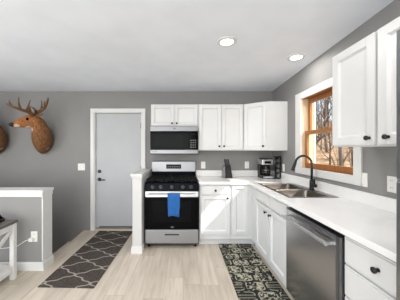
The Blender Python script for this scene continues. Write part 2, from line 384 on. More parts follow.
# ------------------------------------------------------------------ outside: wooded bank
b = MB(); nx, ny = 26, 40; G = []
def hz(x, y):
    r = math.hypot(x-1.7, y-2); return -.9 + .155*max(0, r-2.5) + .12*math.sin(x*.9+y*.4) + .1*math.sin(y*1.1-x*.3)
for i in range(nx+1):
    G.append([b.bm.verts.new((1.95 + 48*(i/nx)**1.6, yy, hz(1.95 + 48*(i/nx)**1.6, yy))) for yy in [-14 + 74*j/ny for j in range(ny+1)]])
for i in range(nx):
    for j in range(ny): b.bm.faces.new((G[i][j], G[i+1][j], G[i+1][j+1], G[i][j+1]))
struct(b.build('ground', 'litter', smooth=True))
def branch(b, p, d, L, r, depth, rng):
    n = 4; pts = [p.copy()]; q = p.copy(); dd = d.normalized()
    for k in range(n):
        dd = (dd + Vector((rng.uniform(-.25, .25), rng.uniform(-.25, .25), rng.uniform(-.05, .3)))).normalized(); q = q + dd*L/n; pts.append(q.copy())
    b.tube(pts, [max(.004, r*(1-.8*k/n)) for k in range(n+1)], 5)
    if depth:
        for k in range(3):
            t = pts[rng.randint(1, n)]; nd = (dd + Vector((rng.uniform(-.9, .9), rng.uniform(-.9, .9), rng.uniform(-.1, .8)))).normalized()
            branch(b, t, nd, L*.5, r*.55, depth-1, rng)
def tree_parts(root, seed, H, R, lean, mat):
    rng = random.Random(seed); pts = []; n = 9
    for k in range(n+1):
        t = k/n; pts.append(Vector((lean*t*H + .1*math.sin(k*1.3+seed), .08*math.sin(k*.9+seed*2) - lean*.5*t*H, -.35 + H*t)))
    b = MB(); b.tube(pts, [R*(1.25 if k == 0 else 1)*(1-.85*k/n) for k in range(n+1)], 9); b.build('trunk', mat, root, smooth=True)
    b = MB()
    for k in range(17):
        t = rng.uniform(.1, .95); i = min(n-1, int(t*n)); p = pts[i].lerp(pts[i+1], t*n-i); a = rng.uniform(0, 2*PI)
        branch(b, p, Vector((math.cos(a)*.7, math.sin(a)*.7, rng.uniform(.5, 1.3))), 1.5-.7*t, R*.4*(1-.6*t), 2, rng)
    b.build('crown', mat, root)
protos = []
TL = {0: 'slim bare grey winter tree on the leafy slope outside the window', 1: 'bare pale branching tree on the wooded slope outside the window',
      2: 'thick dark bare tree on the leafy slope outside the window', 3: 'thin dark leaning bare tree outside the window'}
spec = [(0, 10, .075, .005, 'bark'), (1, 9, .095, -.012, 'bark'), (2, 11, .14, .01, 'darkbark'), (3, 8, .05, .03, 'darkbark')]
for k, H, R, ln, mt in spec:
    t = thing('bare_tree', (0, 0, 0), TL[k], 'tree', ('slim grey trees', 'branching pale trees', 'thick dark trees', 'thin leaning trees')[k] + ' outside the window')
    tree_parts(t, k+3, H, R, ln, mt); protos.append(t)
used = set(); rng = random.Random(5); spots = []; tries = 0
while len(spots) < 70 and tries < 20000:
    tries += 1; Yd = 5.6 + 26*rng.random()**.9; x = Yd*(.54 + .34*((tries*.618034) % 1))
    if all((x-q[0])**2 + (Yd-q[1])**2 > 1.78**2 for q in spots): spots.append((x, Yd, rng.choice((0, 0, 0, 1, 1, 2, 3, 3))))
for x, y, k in spots:
    if k in used: t = copy_tree(protos[k])
    else: t = protos[k]; used.add(k)
    sc = rng.uniform(.8, 1.1); t.location = (x, y, hz(x, y)); t.rotation_euler = (0, 0, rng.uniform(0, 6.28)); t.scale = (sc, sc, rng.uniform(.9, 1.2))

# ------------------------------------------------------------------ cabinets
def shaker(o, u, v, n, w, h, t=.02, rail=.055):
    """framed door or drawer front: o is the lower corner of its back, u across, v up, n out of the face"""
    b = MB(); e = .0022
    b.obox(o, u, v, n, e, rail, e, h-e, 0, t); b.obox(o, u, v, n, w-rail, w-e, e, h-e, 0, t); b.obox(o, u, v, n, rail, w-rail, e, rail, 0, t); b.obox(o, u, v, n, rail, w-rail, h-rail, h-e, 0, t)
    O, U, V, Nn = map(Vector, (o, u, v, n)); s = .014; d0, d1 = t-.001, t-.015
    def P(a, c, d): return b.bm.verts.new(O+U*a+V*c+Nn*d)
    A = [P(*q, d0) for q in ((rail, rail), (w-rail, rail), (w-rail, h-rail), (rail, h-rail))]; B = [P(*q, d1) for q in ((rail+s, rail+s), (w-rail-s, rail+s), (w-rail-s, h-rail-s), (rail+s, h-rail-s))]
    for i in range(4): j = (i+1) % 4; b.bm.faces.new((A[i], A[j], B[j], B[i]))
    b.bm.faces.new(B); b.obox(o, u, v, n, rail, w-rail, rail, h-rail, 0, t-.016)
    return b
def slab(o, u, v, n, w, h, t=.02):
    b = MB(); b.obox(o, u, v, n, .0012, w-.0012, .0012, h-.0012, 0, t*.7); b.obox(o, u, v, n, .012, w-.012, .012, h-.012, t*.7, t); return b
def knob(parent, p, n):
    p, n = Vector(p), Vector(n); b = MB()
    b.tube([p, p+n*.004, p+n*.006, p+n*.016, p+n*.02, p+n*.028, p+n*.031], [.010, .010, .006, .006, .0155, .0155, .011], 14)
    return b.build('knob', 'blackmetal', parent, smooth=False)
def bevel(o): m = o.modifiers.new('edge', 'BEVEL'); m.width = .002; m.segments = 2; m.limit_method = 'ANGLE'; m.angle_limit = .7; return o

UF, UB0, UT = 3.31, 1.365, 2.085           # upper carcass front, bottom, top
ux, uz, mY, mX = (1, 0, 0), (0, 0, 1), (0, -1, 0), (-1, 0, 0)
def upper(x0, x1, z0, z1, split, label, kz):
    t = thing('wall_cabinet', ((x0+x1)/2, YB, z0), label, 'cabinet')
    b = MB(); b.box(x0, x1, UF, YB-.001, z0, z1); b.build('carcass', 'white', t, bevel=.002)
    edges = [x0+.012, split, x1-.012]
    for k in range(2):
        a, c = edges[k]+(.004 if k else 0), edges[k+1]-(0 if k else .004)
        d = shaker((a, UF-.0205, z0+.012), ux, uz, mY, c-a, z1-z0-.024, .02, .05 if z1-z0 > .5 else .045); d = None or d
        # the front stands on the carcass: back face at UF
        o = d; 
        obj = o.build('door', 'white', t, bevel=.002); obj.location.y += .0205
        LOC[obj.name] = LOC[obj.name] + Vector((0, .0205, 0))
        knob(obj, (c-.032 if k == 0 else a+.032, UF-.02, z0+kz), mY)
    return t
upper(-.50, .233, 1.735, UT, -.133, 'small white two-door wall cabinet above the microwave', .05)
upper(.237, .942, UB0, UT, .597, 'tall white two-door wall cabinet right of the microwave', .065)
# diagonal corner cabinet
cc = thing('corner_cabinet', (1.35, YB, UB0), 'white diagonal corner wall cabinet above the coffee maker', 'cabinet')
A, Bp = Vector((.946, UF, 0)), Vector((1.232, 3.10, 0))
b = MB(); b.prism([(.946, YB-.001), (.946, UF), (1.232, 3.10), (XR-.001, 3.10), (XR-.001, YB-.001)], 'z', UB0, UT); b.build('carcass', 'white', cc, bevel=.002)
u = (Bp-A).normalized(); nn = Vector((u.y, -u.x, 0)); wd = (Bp-A).length
d = shaker((A+u*.012+Vector((0, 0, UB0+.012)))+nn*.0003, u, uz, nn, wd-.024, UT-UB0-.024, .02, .05).build('door', 'white', cc, bevel=.002)
knob(d, A+u*(wd-.05)+nn*.0203+Vector((0, 0, UB0+.065)), nn)
# right-hand wall cabinet by the fridge
rc = thing('wall_cabinet', (XR, 1.33, 1.40), 'large white wall cabinet right of the window above the counter', 'cabinet')
b = MB(); b.box(1.232, XR-.001, .85, 1.727, 1.40, 2.135); b.build('carcass', 'white', rc, bevel=.002)
for y1, y0 in ((1.722, 1.341), (1.323, .862)):
    d = shaker((1.2317, y1, 1.408), (0, -1, 0), uz, mX, y1-y0, .72, .021, .062).build('door', 'white', rc, bevel=.003)
    knob(d, (1.2107, y0+.036 if y1 > 1.5 else y1-.074, 1.40+.055), mX)

BF = 3.03                                  # base carcass front, back run
def base_back(x0, x1, label, fronts, xtoe=None):
    t = thing('base_cabinet', ((x0+x1)/2, YB, 0), label, 'cabinet')
    b = MB(); b.box(x0, x1, BF, YB-.001, .1, .886); b.build('carcass', 'white', t, bevel=.002)
    b = MB(); b.box(x0, x1 if xtoe is None else xtoe, BF+.06, BF+.08, 0, .0995); b.build('toe_kick', 'plinth', t)
    for kind, a, c, z0, z1, kn in fronts:
        d = (shaker((a, BF, z0), ux, uz, mY, c-a, z1-z0, .02, .05) if kind == 'door' else slab((a, BF, z0), ux, uz, mY, c-a, z1-z0)).build(kind, 'white', t, bevel=.002)
        if kn: knob(d, (kn[0], BF-.02, kn[1]), mY)
    return t
base_back(.235, .682, 'white base cabinet with one drawer and door right of the stove', [('drawer', .252, .667, .735, .868, (.46, .80)), ('door', .252, .667, .17, .722, (.628, .69))])
base_back(.686, XR-.001, 'white blind corner base cabinet with a knobless narrow door', [('door', .702, .927, .17, .868, None)], xtoe=1.03)
RF = .975                                  # base carcass front, right run
def base_right(y0, y1, label, fronts, name='base_cabinet', stile=None):
    t = thing(name, (XR, (y0+y1)/2, 0), label, 'cabinet')
    b = MB(); b.box(RF, XR-.001, y0, y1, .1, .72); b.box(RF, RF+.02, y0, y1, .72, .886); b.box(RF+.02, XR-.001, y0, y0+.018, .72, .886); b.box(RF+.02, XR-.001, y1-.018, y1, .72, .886); b.build('carcass', 'white', t, bevel=.002)
    b = MB(); b.box(RF+.05, RF+.07, y0, y1, 0, .0995); b.build('toe_kick', 'plinth', t)
    for kind, a, c, z0, z1, kn in fronts:       # a > c : from far to near
        d = (shaker((RF, a, z0), (0, -1, 0), uz, mX, a-c, z1-z0, .02, .05) if kind == 'door' else slab((RF, a, z0), (0, -1, 0), uz, mX, a-c, z1-z0)).build(kind, 'white', t, bevel=.002)
        if kn: knob(d, (RF-.02, kn[0], kn[1]), mX)
    return t
sb = base_right(1.952, 3.028, 'white sink base cabinet with paired doors under the sink', [('drawer', 2.795, 2.375, .735, .868, None), ('drawer', 2.358, 1.965, .735, .868, None), ('door', 2.795, 2.375, .12, .722, (2.43, .66)), ('door', 2.358, 1.965, .12, .722, (2.31, .66))], 'sink_base_cabinet')
base_right(.80, 1.272, 'white drawer base cabinet between dishwasher and fridge', [('drawer', 1.262, .81, .71, .868, (1.036, .79)), ('drawer', 1.262, .81, .52, .70, (1.036, .61)), ('drawer', 1.262, .81, .33, .51, (1.036, .42)), ('drawer', 1.262, .81, .12, .32, (1.036, .22))], 'drawer_cabinet')

# worktop with sink cutout, upstand along the walls
CZ0, CZ = .887, .925
hx0, hx1, hy0, hy1 = 1.008, 1.462, 2.008, 2.812
ct = thing('countertop', (XR, YB, CZ0), 'long white L-shaped worktop holding the sink and coffee maker', 'countertop')
b = MB(); b.box(.225, .93, 2.99, YB-.001, CZ0, CZ); b.box(.93, XR-.001, hy1, YB-.001, CZ0, CZ); b.box(.93, XR-.001, .80, hy0, CZ0, CZ); b.box(.93, hx0, hy0, hy1, CZ0, CZ); b.box(hx1, XR-.001, hy0, hy1, CZ0, CZ)
bmesh.ops.remove_doubles(b.bm, verts=b.bm.verts, dist=1e-5); b.build('worktop', 'counter', ct)
b = MB(); b.box(.225, XR-.001, YB-.022, YB-.001, CZ, CZ+.1); b.box(XR-.022, XR-.001, .80, YB-.022, CZ, CZ+.1); b.build('backsplash', 'counter', ct, bevel=.003)

# sink
sk = thing('kitchen_sink', (1.23, 2.41, CZ), 'stainless double-bowl sink set into the worktop under the window', 'sink')
b = MB(); sz = CZ+.0055; bx0, bx1 = 1.022, 1.395; ox0, ox1, oy0_, oy1_ = 1.0, 1.472, 2.0, 2.82
bowls = ((2.022, 2.395), (2.423, 2.798))
for x0, x1, y0, y1 in ((ox0, ox1, oy0_, bowls[0][0]), (ox0, ox1, bowls[1][1], oy1_), (ox0, bx0, bowls[0][0], bowls[1][1]), (bx1, ox1, bowls[0][0], bowls[1][1]), (bx0, bx1, bowls[0][1], bowls[1][0])): b.box(x0, x1, y0, y1, CZ+.0005, sz)
b.build('rim', 'sinksteel', sk)
def rrect(x0, x1, y0, y1, r, z, seg=4):
    P = []
    for cx, cy, a0 in ((x1-r, y1-r, 0), (x0+r, y1-r, 90), (x0+r, y0+r, 180), (x1-r, y0+r, 270)):
        for k in range(seg+1): a = math.radians(a0+90*k/seg); P.append(Vector((cx+r*math.cos(a), cy+r*math.sin(a), z)))
    return P
for y0, y1 in bowls:
    b = MB(); b.loft([rrect(bx0, bx1, y0, y1, .012, sz), rrect(bx0+.004, bx1-.004, y0+.004, y1-.004, .045, sz-.01), rrect(bx0+.012, bx1-.012, y0+.012, y1-.012, .05, CZ-.15), rrect(bx0+.05, bx1-.05, y0+.05, y1-.05, .05, CZ-.175)], cap=False)
    b.bm.verts.ensure_lookup_table(); b.bm.faces.new([b.bm.verts[i] for i in range(60, 80)])
    o = b.build('bowl', 'sinksteel', sk, smooth=True)
    so = o.modifiers.new('shell', 'SOLIDIFY'); so.thickness = .002; so.offset = 1
    d = MB(); cx, cy = (bx0+bx1)/2, (y0+y1)/2; d.lathe((cx, cy, CZ-.174), [(.045, 0), (.045, .003), (.032, .003), (.028, .001), (.02, .001)]); d.build('drain', 'steel', o)

# faucet
fc = thing('kitchen_faucet', (1.433, 2.36, sz), 'matte black gooseneck faucet behind the sink', 'faucet')
fx, fy = 1.433, 2.36
b = MB(); b.lathe((fx, fy, sz+.0003), [(.03, 0), (.03, .006), (.024, .012), (.022, .10), (.024, .105), (.02, .112)], seg=20); b.build('base', 'blackmetal', fc, smooth=False)
path = [(fx, fy, sz+.11), (fx, fy, sz+.26)]; rr = .088; cx = fx-rr
for k in range(0, 11): a = PI*k/10*.94; path.append((cx+rr*math.cos(a), fy+.012*k/10, sz+.29+rr*math.sin(a)*1.03))
b = MB(); b.tube(path, .0125, 12); b.build('spout', 'blackmetal', fc, smooth=True)
e = Vector(path[-1]); dn = (Vector(path[-1])-Vector(path[-2])).normalized()
b = MB(); b.tube([e-dn*.002, e+dn*.03, e+dn*.09, e+dn*.1], [.0145, .0165, .0185, .016], 14); b.build('spray_head', 'blackmetal', fc, smooth=False)
b = MB(); b.tube([(fx, fy, sz+.055), (fx+.004, fy-.062, sz+.055)], .019, 14); b.tube([(fx+.001, fy-.046, sz+.055), (fx-.002, fy-.052, sz+.10), (fx-.006, fy-.056, sz+.135)], [.011, .009, .008], 10); b.build('handle', 'blackmetal', fc, smooth=False)

# ------------------------------------------------------------------ dishwasher
dw = thing('dishwasher', (1.25, 1.61, 0), 'dark stainless dishwasher under the worktop beside the sink', 'dishwasher')
dy0, dy1 = 1.288, 1.942
b = MB(); b.box(RF+.01, XR-.03, dy0, dy1, .1, .86); b.box(RF+.06, RF+.1, dy0, dy1, 0.0, .1); b.build('tub', 'black', dw)
b = MB(); b.box(RF-.03, RF+.008, dy0, dy1, .105, .845); b.build('door', 'blacksteel', dw, bevel=.004)
LOCd = bpy.data.objects['door.%03d' % 0] if 'door.000' in bpy.data.objects else None
b = MB(); b.box(RF-.026, RF+.008, dy0+.004, dy1-.004, .8455, .852); b.build('control_strip', 'black', dw)
b = MB(); b.box(RF-.0325, RF-.0303, dy0+.0, dy0+.022, .105, .845); b.build('edge_trim', 'steel', dw)
hz_ = .785; hxx = RF-.075
b = MB(); b.tube([(hxx, dy0+.045, hz_), (hxx, dy1-.03, hz_)], .0135, 14); b.box(hxx-.004, RF-.0305, dy0+.055, dy0+.08, hz_-.009, hz_+.009); b.box(hxx-.004, RF-.0305, dy1-.065, dy1-.04, hz_-.009, hz_+.009); b.build('handle', 'handle', dw, bevel=.001)

# ------------------------------------------------------------------ refrigerator (only its front edge is seen)
rf = thing('refrigerator', (1.18, .4, 0), 'tall stainless refrigerator at the near end of the counter', 'refrigerator')
b = MB(); b.box(.872, XR-.02, .03, .785, .03, 1.815); b.build('cabinet_body', 'fridge', rf, bevel=.006)
b = MB(); b.box(.791, .866, .028, .7885, 1.27, 1.822); b.build('freezer_door', 'fridge', rf, bevel=.004)
b = MB(); b.box(.791, .866, .028, .7885, .09, 1.26); b.build('fridge_door', 'fridge', rf, bevel=.004)
for z0, z1 in ((1.32, 1.7), (.75, 1.2)):
    b = MB(); b.tube([(.797, .09, z0), (.755, .09, z0+.03), (.755, .09, z1-.03), (.797, .09, z1)], .011, 10); b.build('handle', 'steel', rf, smooth=True)
b = MB(); b.box(.885, XR-.05, .05, .77, 0, .03); b.build('base_grille', 'black', rf)

# ------------------------------------------------------------------ stove
sx0, sx1 = -.53, .219; sf = 2.985; scx = (sx0+sx1)/2
st = thing('gas_range', (scx, 3.3, 0), 'stainless and black gas stove between half wall and cabinets', 'stove')
b = MB(); b.box(sx0, sx1, sf, YB-.015, .045, .90); b.build('body', 'black', st, bevel=.003)
for x in (sx0+.04, sx1-.04):
    for y in (sf+.05, YB-.08):
        b = MB(); b.lathe((x, y, 0), [(.02, 0), (.02, .012), (.012, .015), (.012, .0448)], seg=12); b.build('foot', 'black', st)
b = MB(); b.prism([(sf-.0005, .80), (sf-.03, .808), (sf-.012, .905), (sf+.03, .915), (sf+.03, .901), (sf-.0005, .9005)], 'x', sx0, sx1); cp = b.build('control_panel', 'enamel', st)
for i in range(5):
    x = scx + (-.27, -.155, 0, .155, .27)[i]; c = Vector((x, sf-.0215, .857)); n = Vector((0, -1, .19)).normalized()
    b = MB(); b.tube([c, c+n*.008, c+n*.0085, c+n*.03, c+n*.033], [.026, .026, .021, .019, .015], 16); b.obox(c+n*.0335, (1, 0, 0), (0, .19, 1), tuple(n), -.003, .003, -.016, .016, -.001, .003); b.build('knob', 'black', cp)
b = MB(); b.box(sx0, sx1, sf+.031, YB-.09, .9005, .915); b.build('cooktop', 'enamel', st, bevel=.004)
bs = [(-.24, .16), (-.24, .43), (0, .295), (.24, .16), (.24, .43)]
for dx, dy in bs:
    b = MB(); b.lathe((scx+dx, sf+dy, .9153), [(.055, 0), (.055, .004), (.036, .006), (.036, .014), (.03, .018), (.01, .019)], seg=18); b.build('burner', 'iron', st)
for k in range(3):
    x0 = sx0+.012+k*.2435; x1 = x0+.238; y0, y1 = sf+.04, YB-.1; z0, z1 = .936, .954; t = .012
    b = MB(); b.box(x0, x1, y0, y0+t, z0, z1); b.box(x0, x1, y1-t, y1, z0, z1); b.box(x0, x0+t, y0, y1, z0, z1); b.box(x1-t, x1, y0, y1, z0, z1); xm = (x0+x1)/2; ym = (y0+y1)/2
    b.box(xm-t/2, xm+t/2, y0, y1, z0, z1+.004); b.box(x0, x1, ym-t/2, ym+t/2, z0, z1)
    for q in (.25, .75): yq = y0+(y1-y0)*q; b.box(x0, x1, yq-t/2, yq+t/2, z0, z1+.004)
    for fx_ in (x0+.002, x1-.014):
        for fy_ in (y0+.001, y1-.013): b.box(fx_, fx_+.012, fy_, fy_+.012, .9152, z0)
    b.build('grate', 'iron', st)
b = MB(); b.prism([(YB-.088, .9155), (YB-.078, 1.18), (YB-.02, 1.19), (YB-.016, .9155)], 'x', sx0+.012, sx1-.012); bg = b.build('backguard', 'panelsteel', st, bevel=.004)
b = MB(); b.box(sx0+.012, sx1-.012, YB-.094, YB-.0885, .916, 1.015); b.build('vent_strip', 'enamel', bg)
b = MB(); b.obox((scx-.125, YB-.0835, 1.06), (1, 0, 0), (0, .0377, 1), (0, -1, .0377), 0, .25, 0, .072, 0, .004); dp = b.build('display', 'display', bg)
for i in range(6):
    b = MB(); b.obox((scx-.1+.037*i, YB-.0885, 1.083), (1, 0, 0), (0, .0377, 1), (0, -1, .0377), 0, .015, 0, .016, 0, .002); b.build('button', 'nickel', dp)
# oven door
b = MB(); b.box(sx0+.002, sx1-.002, sf-.035, sf-.0005, .272, .797); od = b.build('oven_door', 'glassblack', st, bevel=.004)
b = MB(); b.box(scx-.27, scx+.27, sf-.037, sf-.0352, .37, .665); b.build('oven_window', 'ovenwin', od)
b = MB(); b.box(sx0+.004, sx1-.004, sf-.039, sf-.0352, .72, .795); b.build('top_band', 'handle', od)
b = MB(); b.tube([(sx0+.02, sf-.088, .757), (sx1-.02, sf-.088, .757)], (.014), 16)
for x in (sx0+.045, sx1-.045): b.box(x-.012, x+.012, sf-.088, sf-.0392, .746, .768)
b.build('handle', 'handle', od)
b = MB(); b.lathe((scx+.008, sf-.035, .30), [(.022, 0), (.022, -.002), (.018, -.003)], 'y', 20); 
for v in b.bm.verts: v.co.z = .30 + (v.co.z-.30)*.4
b.build('badge', 'steel', od)
b = MB(); b.box(sx0+.002, sx1-.002, sf-.035, sf-.0005, .07, .262); dr = b.build('drawer', 'panelsteel', st, bevel=.006)
b = MB(); b.box(scx-.1, scx+.1, sf-.0365, sf-.0352, .185, .205); b.build('handle_slot', 'black', dr, bevel=.0005)

# towel over the oven handle
b = MB(); tx0, tx1 = scx-.055, scx+.115; n = 12; hy = sf-.088; hzt = .757; prof = []
for z in [.47+.025*i for i in range(12)]: prof.append((hy-.0165-.004, z))
for k in range(1, 8): a = PI - PI*k/8; prof.append((hy+.0185*math.cos(a)-.001, hzt+.0185*math.sin(a)))
for z in [.745-.025*i for i in range(8)]: prof.append((hy+.0195, z))
R = []
for i in range(n+1):
    t = i/n; row = []
    for j, (y, z) in enumerate(prof):
        dr_ = max(0, (.757-z)/.3); pinch = 1-.13*dr_*(1 if j < 14 else 0) ; x = scx+.03+(tx0+(tx1-tx0)*t-(scx+.03))*pinch
        wv = (.012*math.sin(t*13+j*.12)+.006*math.sin(t*24))*min(1, dr_*1.6)
        zz = z + (.012*math.sin(t*4) if j == 0 else 0)
        row.append(b.bm.verts.new((x, y + (-abs(wv)-.001 if j < 14 else wv*.2), zz)))
    R.append(row)
for i in range(n):
    for j in range(len(prof)-1): b.bm.faces.new((R[i][j], R[i+1][j], R[i+1][j+1], R[i][j+1]))
tw = b.build('kitchen_towel', 'towel', smooth=True, loc=(scx+.03, hy, .757)); tag(tw, 'blue towel hanging over the oven door handle', 'towel')
so = tw.modifiers.new('cloth', 'SOLIDIFY'); so.thickness = .004; so.offset = 0

# ------------------------------------------------------------------ microwave
mx0, mx1, mf, mz0, mz1 = -.497, .231, 3.24, 1.305, 1.7335
mw = thing('microwave', (-.133, YB, mz0), 'stainless over-the-range microwave below the small wall cabinet', 'microwave')
b = MB(); b.box(mx0, mx1, mf, YB-.001, mz0, mz1); b.build('body', 'blackmetal', mw, bevel=.003)
b = MB(); b.box(mx0, mx1, mf-.02, mf-.0003, mz1-.075, mz1-.0); vg = b.build('vent_panel', 'steel', mw, bevel=.003)
b = MB(); b.lathe((-.13, mf-.02, mz1-.036), [(.02, 0), (.02, -.002), (.016, -.003)], 'y', 18)
for v in b.bm.verts: v.co.z = (mz1-.036) + (v.co.z-(mz1-.036))*.5
b.build('badge', 'nickel', vg)
b = MB(); b.box(mx0, mx1-.155, mf-.022, mf-.0003, mz0+.072, mz1-.077); md = b.build('door', 'glassblack', mw, bevel=.003)
b = MB(); b.box(mx0+.07, mx1-.23, mf-.0235, mf-.0222, mz0+.115, mz1-.125); b.build('window', 'ovenwin', md)
b = MB(); b.box(mx1-.153, mx1, mf-.022, mf-.0003, mz0+.072, mz1-.077); cpn = b.build('control_panel', 'glassblack', mw, bevel=.002)
b = MB(); b.box(mx1-.12, mx1-.03, mf-.0235, mf-.0222, mz1-.14, mz1-.105); b.build('display', 'display', cpn)
for r in range(4):
    for c in range(3):
        b = MB(); b.box(mx1-.118+.032*c, mx1-.098+.032*c, mf-.0232, mf-.0222, mz0+.1+.035*r, mz0+.118+.035*r); b.build('button', 'nickel', cpn)
b = MB(); b.box(mx0, mx1, mf-.021, mf-.0003, mz0+.012, mz0+.070); bp = b.build('bottom_panel', 'steel', mw, bevel=.003)
b = MB(); b.box(mx0+.03, mx0+.1, mf-.0225, mf-.0212, mz0+.035, mz0+.045); b.build('badge', 'nickel', bp)

# ------------------------------------------------------------------ ceiling downlights, with unseen extra ones added for brightness
def downlight(x, y, label, watt=6):
    z = ceil(y); t = thing('ceiling_downlight', (x, y, z), label, 'light', 'recessed ceiling lights')
    b = MB(); b.lathe((x, y, z), [(.096, .004), (.096, -.006), (.086, -.011), (.062, -.008), (.062, .004)], seg=32); r = b.build('trim_ring', 'trim', t, smooth=False)
    b = MB(); b.lathe((x, y, z), [(.0615, -.0005), (.0615, -.006), (.05, -.0085), (.01, -.0095)], seg=28); l = b.build('lens', 'lens', t, smooth=True)
    d = bpy.data.lights.new('downlight_bulb', 'AREA'); d.shape = 'DISK'; d.size = .13; d.energy = watt; d.color = (1, .975, .95)
    o = bpy.data.objects.new('downlight_bulb', d); C.objects.link(o); o.parent = t; o.location = (0, 0, -.012)
downlight(.43, 2.08, 'round recessed ceiling light over the open kitchen floor')
downlight(1.28, 2.40, 'round recessed ceiling light over the sink close to the right wall', 3.5)
for x, y, w in ((.9, .6, 'over the near counter'), (-.6, -.2, 'behind the camera'), (-2.6, .2, 'over the living room left of the camera'), (-1.6, -1.9, 'by the glass doors'), (.4, -1.9, 'in the room corner by the glass doors'), (-3.3, -1.8, 'in the far living room corner')): downlight(x, y, 'unseen added ceiling light ' + w, 11 if y < .5 else 6)  # out-of-view downlights, added to brighten counters, floor and room

# ------------------------------------------------------------------ outlets and switches
def wallplate(name, p, u, n, w, h, kind, label, gangs=1):
    """p: centre on the wall; u across; n out of the wall"""
    t = thing(name, p, label, 'outlet' if kind == 'outlet' else 'switch'); U, Nn = Vector(u), Vector(n)
    b = MB(); b.obox(p, u, uz, n, -w/2, w/2, -h/2, h/2, .0005, .006); b.build('plate', 'plate', t, bevel=.002)
    for g in range(gangs):
        gx = (g-(gangs-1)/2)*.046
        if kind == 'outlet':
            for dz in (.026, -.026):
                b = MB(); b.obox(p, u, uz, n, gx-.016, gx+.016, dz-.013, dz+.013, .0062, .0085); r = b.build('receptacle', 'plate', t, bevel=.001)
                for sxx in (-.006, .006):
                    b = MB(); b.obox(p, u, uz, n, gx+sxx-.0012, gx+sxx+.0012, dz-.002, dz+.008, .0086, .0092); b.build('slot', 'socket', r)
        else:
            b = MB(); b.obox(p, u, uz, n, gx-.016, gx+.016, -.033, .033, .0062, .0095); r = b.build('rocker', 'plate', t, bevel=.001)
    return t
wallplate('light_switch', (-1.733, YB, 1.083), ux, mY, .12, .117, 'switch', 'white double switch plate on the grey wall left of the door', 2)
wallplate('wall_outlet', (.345, YB, 1.115), ux, mY, .072, .117, 'outlet', 'white outlet on the back wall left of the knife block')
wallplate('wall_outlet', (1.09, YB, 1.115), ux, mY, .072, .117, 'outlet', 'white outlet on the back wall between knife block and coffee maker')
wallplate('wall_outlet', (XR, 3.225, 1.105), (0, -1, 0), mX, .072, .117, 'outlet', 'white outlet on the right wall beside the coffee pod tower')
wallplate('light_switch', (XR, 1.79, 1.125), (0, -1, 0), mX, .072, .117, 'switch', 'white switch plate below the window corner and wall cabinet')
wallplate('wall_outlet', (XR, 1.548, 1.125), (0, -1, 0), mX, .072, .117, 'outlet', 'white outlet on the right wall closest to the fridge')
wallplate('wall_outlet', (-1.70, KY0-.0, .385), ux, mY, .074, .12, 'outlet', 'white outlet with a plugged-in charger on the left half wall')
ch = thing('phone_charger', (-1.716, KY0-.01, .35), 'white charger and cord plugged into the half wall outlet', 'charger')
b = MB(); b.box(-1.742, -1.694, KY0-.042, KY0-.0093, .340, .378); b.build('plug', 'plate', ch, bevel=.004)
b = MB(); b.tube([(-1.742, KY0-.028, .358), (-1.775, KY0-.03, .352), (-1.815, KY0-.028, .325), (-1.87, KY0-.025, .29), (-1.96, KY0-.025, .27), (-2.06, KY0-.03, .26)], .0045, 8); b.build('cord', 'plate', ch, smooth=True)

# ------------------------------------------------------------------ small things on the worktop
kb = thing('knife_block', (.71, 3.42, CZ), 'black and steel slanted knife block on the back worktop', 'knife block')
def tilt(x, z): return (x, z)
b = MB(); b.prism([(.675, CZ+.0005), (.785, CZ+.0005), (.785, CZ+.03), (.752, CZ+.215), (.672, CZ+.2)], 'y', 3.37, 3.47); b.build('block', 'black', kb, bevel=.004)
b = MB(); b.prism([(.63, CZ+.0005), (.674, CZ+.0005), (.671, CZ+.19), (.64, CZ+.185)], 'y', 3.372, 3.468); b.build('side_sleeve', 'steel', kb, bevel=.003)
kp = None
for i, (x, y) in enumerate(((.685, 3.39), (.708, 3.39), (.735, 3.39), (.690, 3.445), (.722, 3.445))):
    z = CZ+.2+ (x-.672)*.1875+.001; d = Vector((-.17, -.02, 1)).normalized()
    lab = ('tallest front', 'front middle', 'front right', 'rear left', 'rear right')[i]
    k = tag(MB().tube([(x, y, z), Vector((x, y, z))+d*.012, Vector((x, y, z))+d*(.085 if i else .10), Vector((x, y, z))+d*(.09 if i else .105)], [.008, .011, .0115, .006], 10, .7).build('kitchen_knife', 'black', loc=(x, y, z)), f'black-handled knife in the {lab} slot of the knife block', 'knife', 'knives in the block')
# coffee maker
cm = thing('coffee_maker', (1.33, 3.40, CZ), 'black and steel drip coffee maker in the worktop corner', 'coffee maker')
cx0, cx1, cy0, cy1 = 1.237, 1.408, 3.30, 3.52; cz = CZ+.0005
b = MB(); b.box(cx0, cx1, cy0, cy1, cz, cz+.045); b.build('base', 'black', cm, bevel=.006)
b = MB(); b.box(cx0, cx1, cy0+.13, cy1, cz+.0455, cz+.215); b.build('water_tank', 'black', cm, bevel=.004)
b = MB(); b.box(cx0, cx1, cy0+.0, cy1, cz+.2155, cz+.30); hd = b.build('brew_head', 'handle', cm, bevel=.006)
b = MB(); b.box(cx0+.012, cx1-.012, cy0+.01, cy1-.01, cz+.3005, cz+.312); b.build('lid', 'black', hd, bevel=.005)
b = MB(); b.box(cx0+.035, cx1-.035, cy0-.002, cy0-.0003, cz+.235, cz+.275); b.build('display', 'display', hd)
b = MB(); b.box(cx0+.01, cx1-.01, cy0-.002, cy0-.0003, cz+.01, cz+.036); b.build('front_plate', 'handle', cm)
ccx, ccy = (cx0+cx1)/2, cy0+.065
b = MB(); b.lathe((ccx, ccy, cz+.046), [(.045, 0), (.06, .01), (.062, .06), (.05, .10), (.04, .118), (.042, .128)], seg=24); cf = b.build('carafe', 'carafe', cm, smooth=True)
b = MB(); b.lathe((ccx, ccy, cz+.1745), [(.043, 0), (.043, .014), (.02, .02)], seg=20); b.build('carafe_lid', 'black', cf)
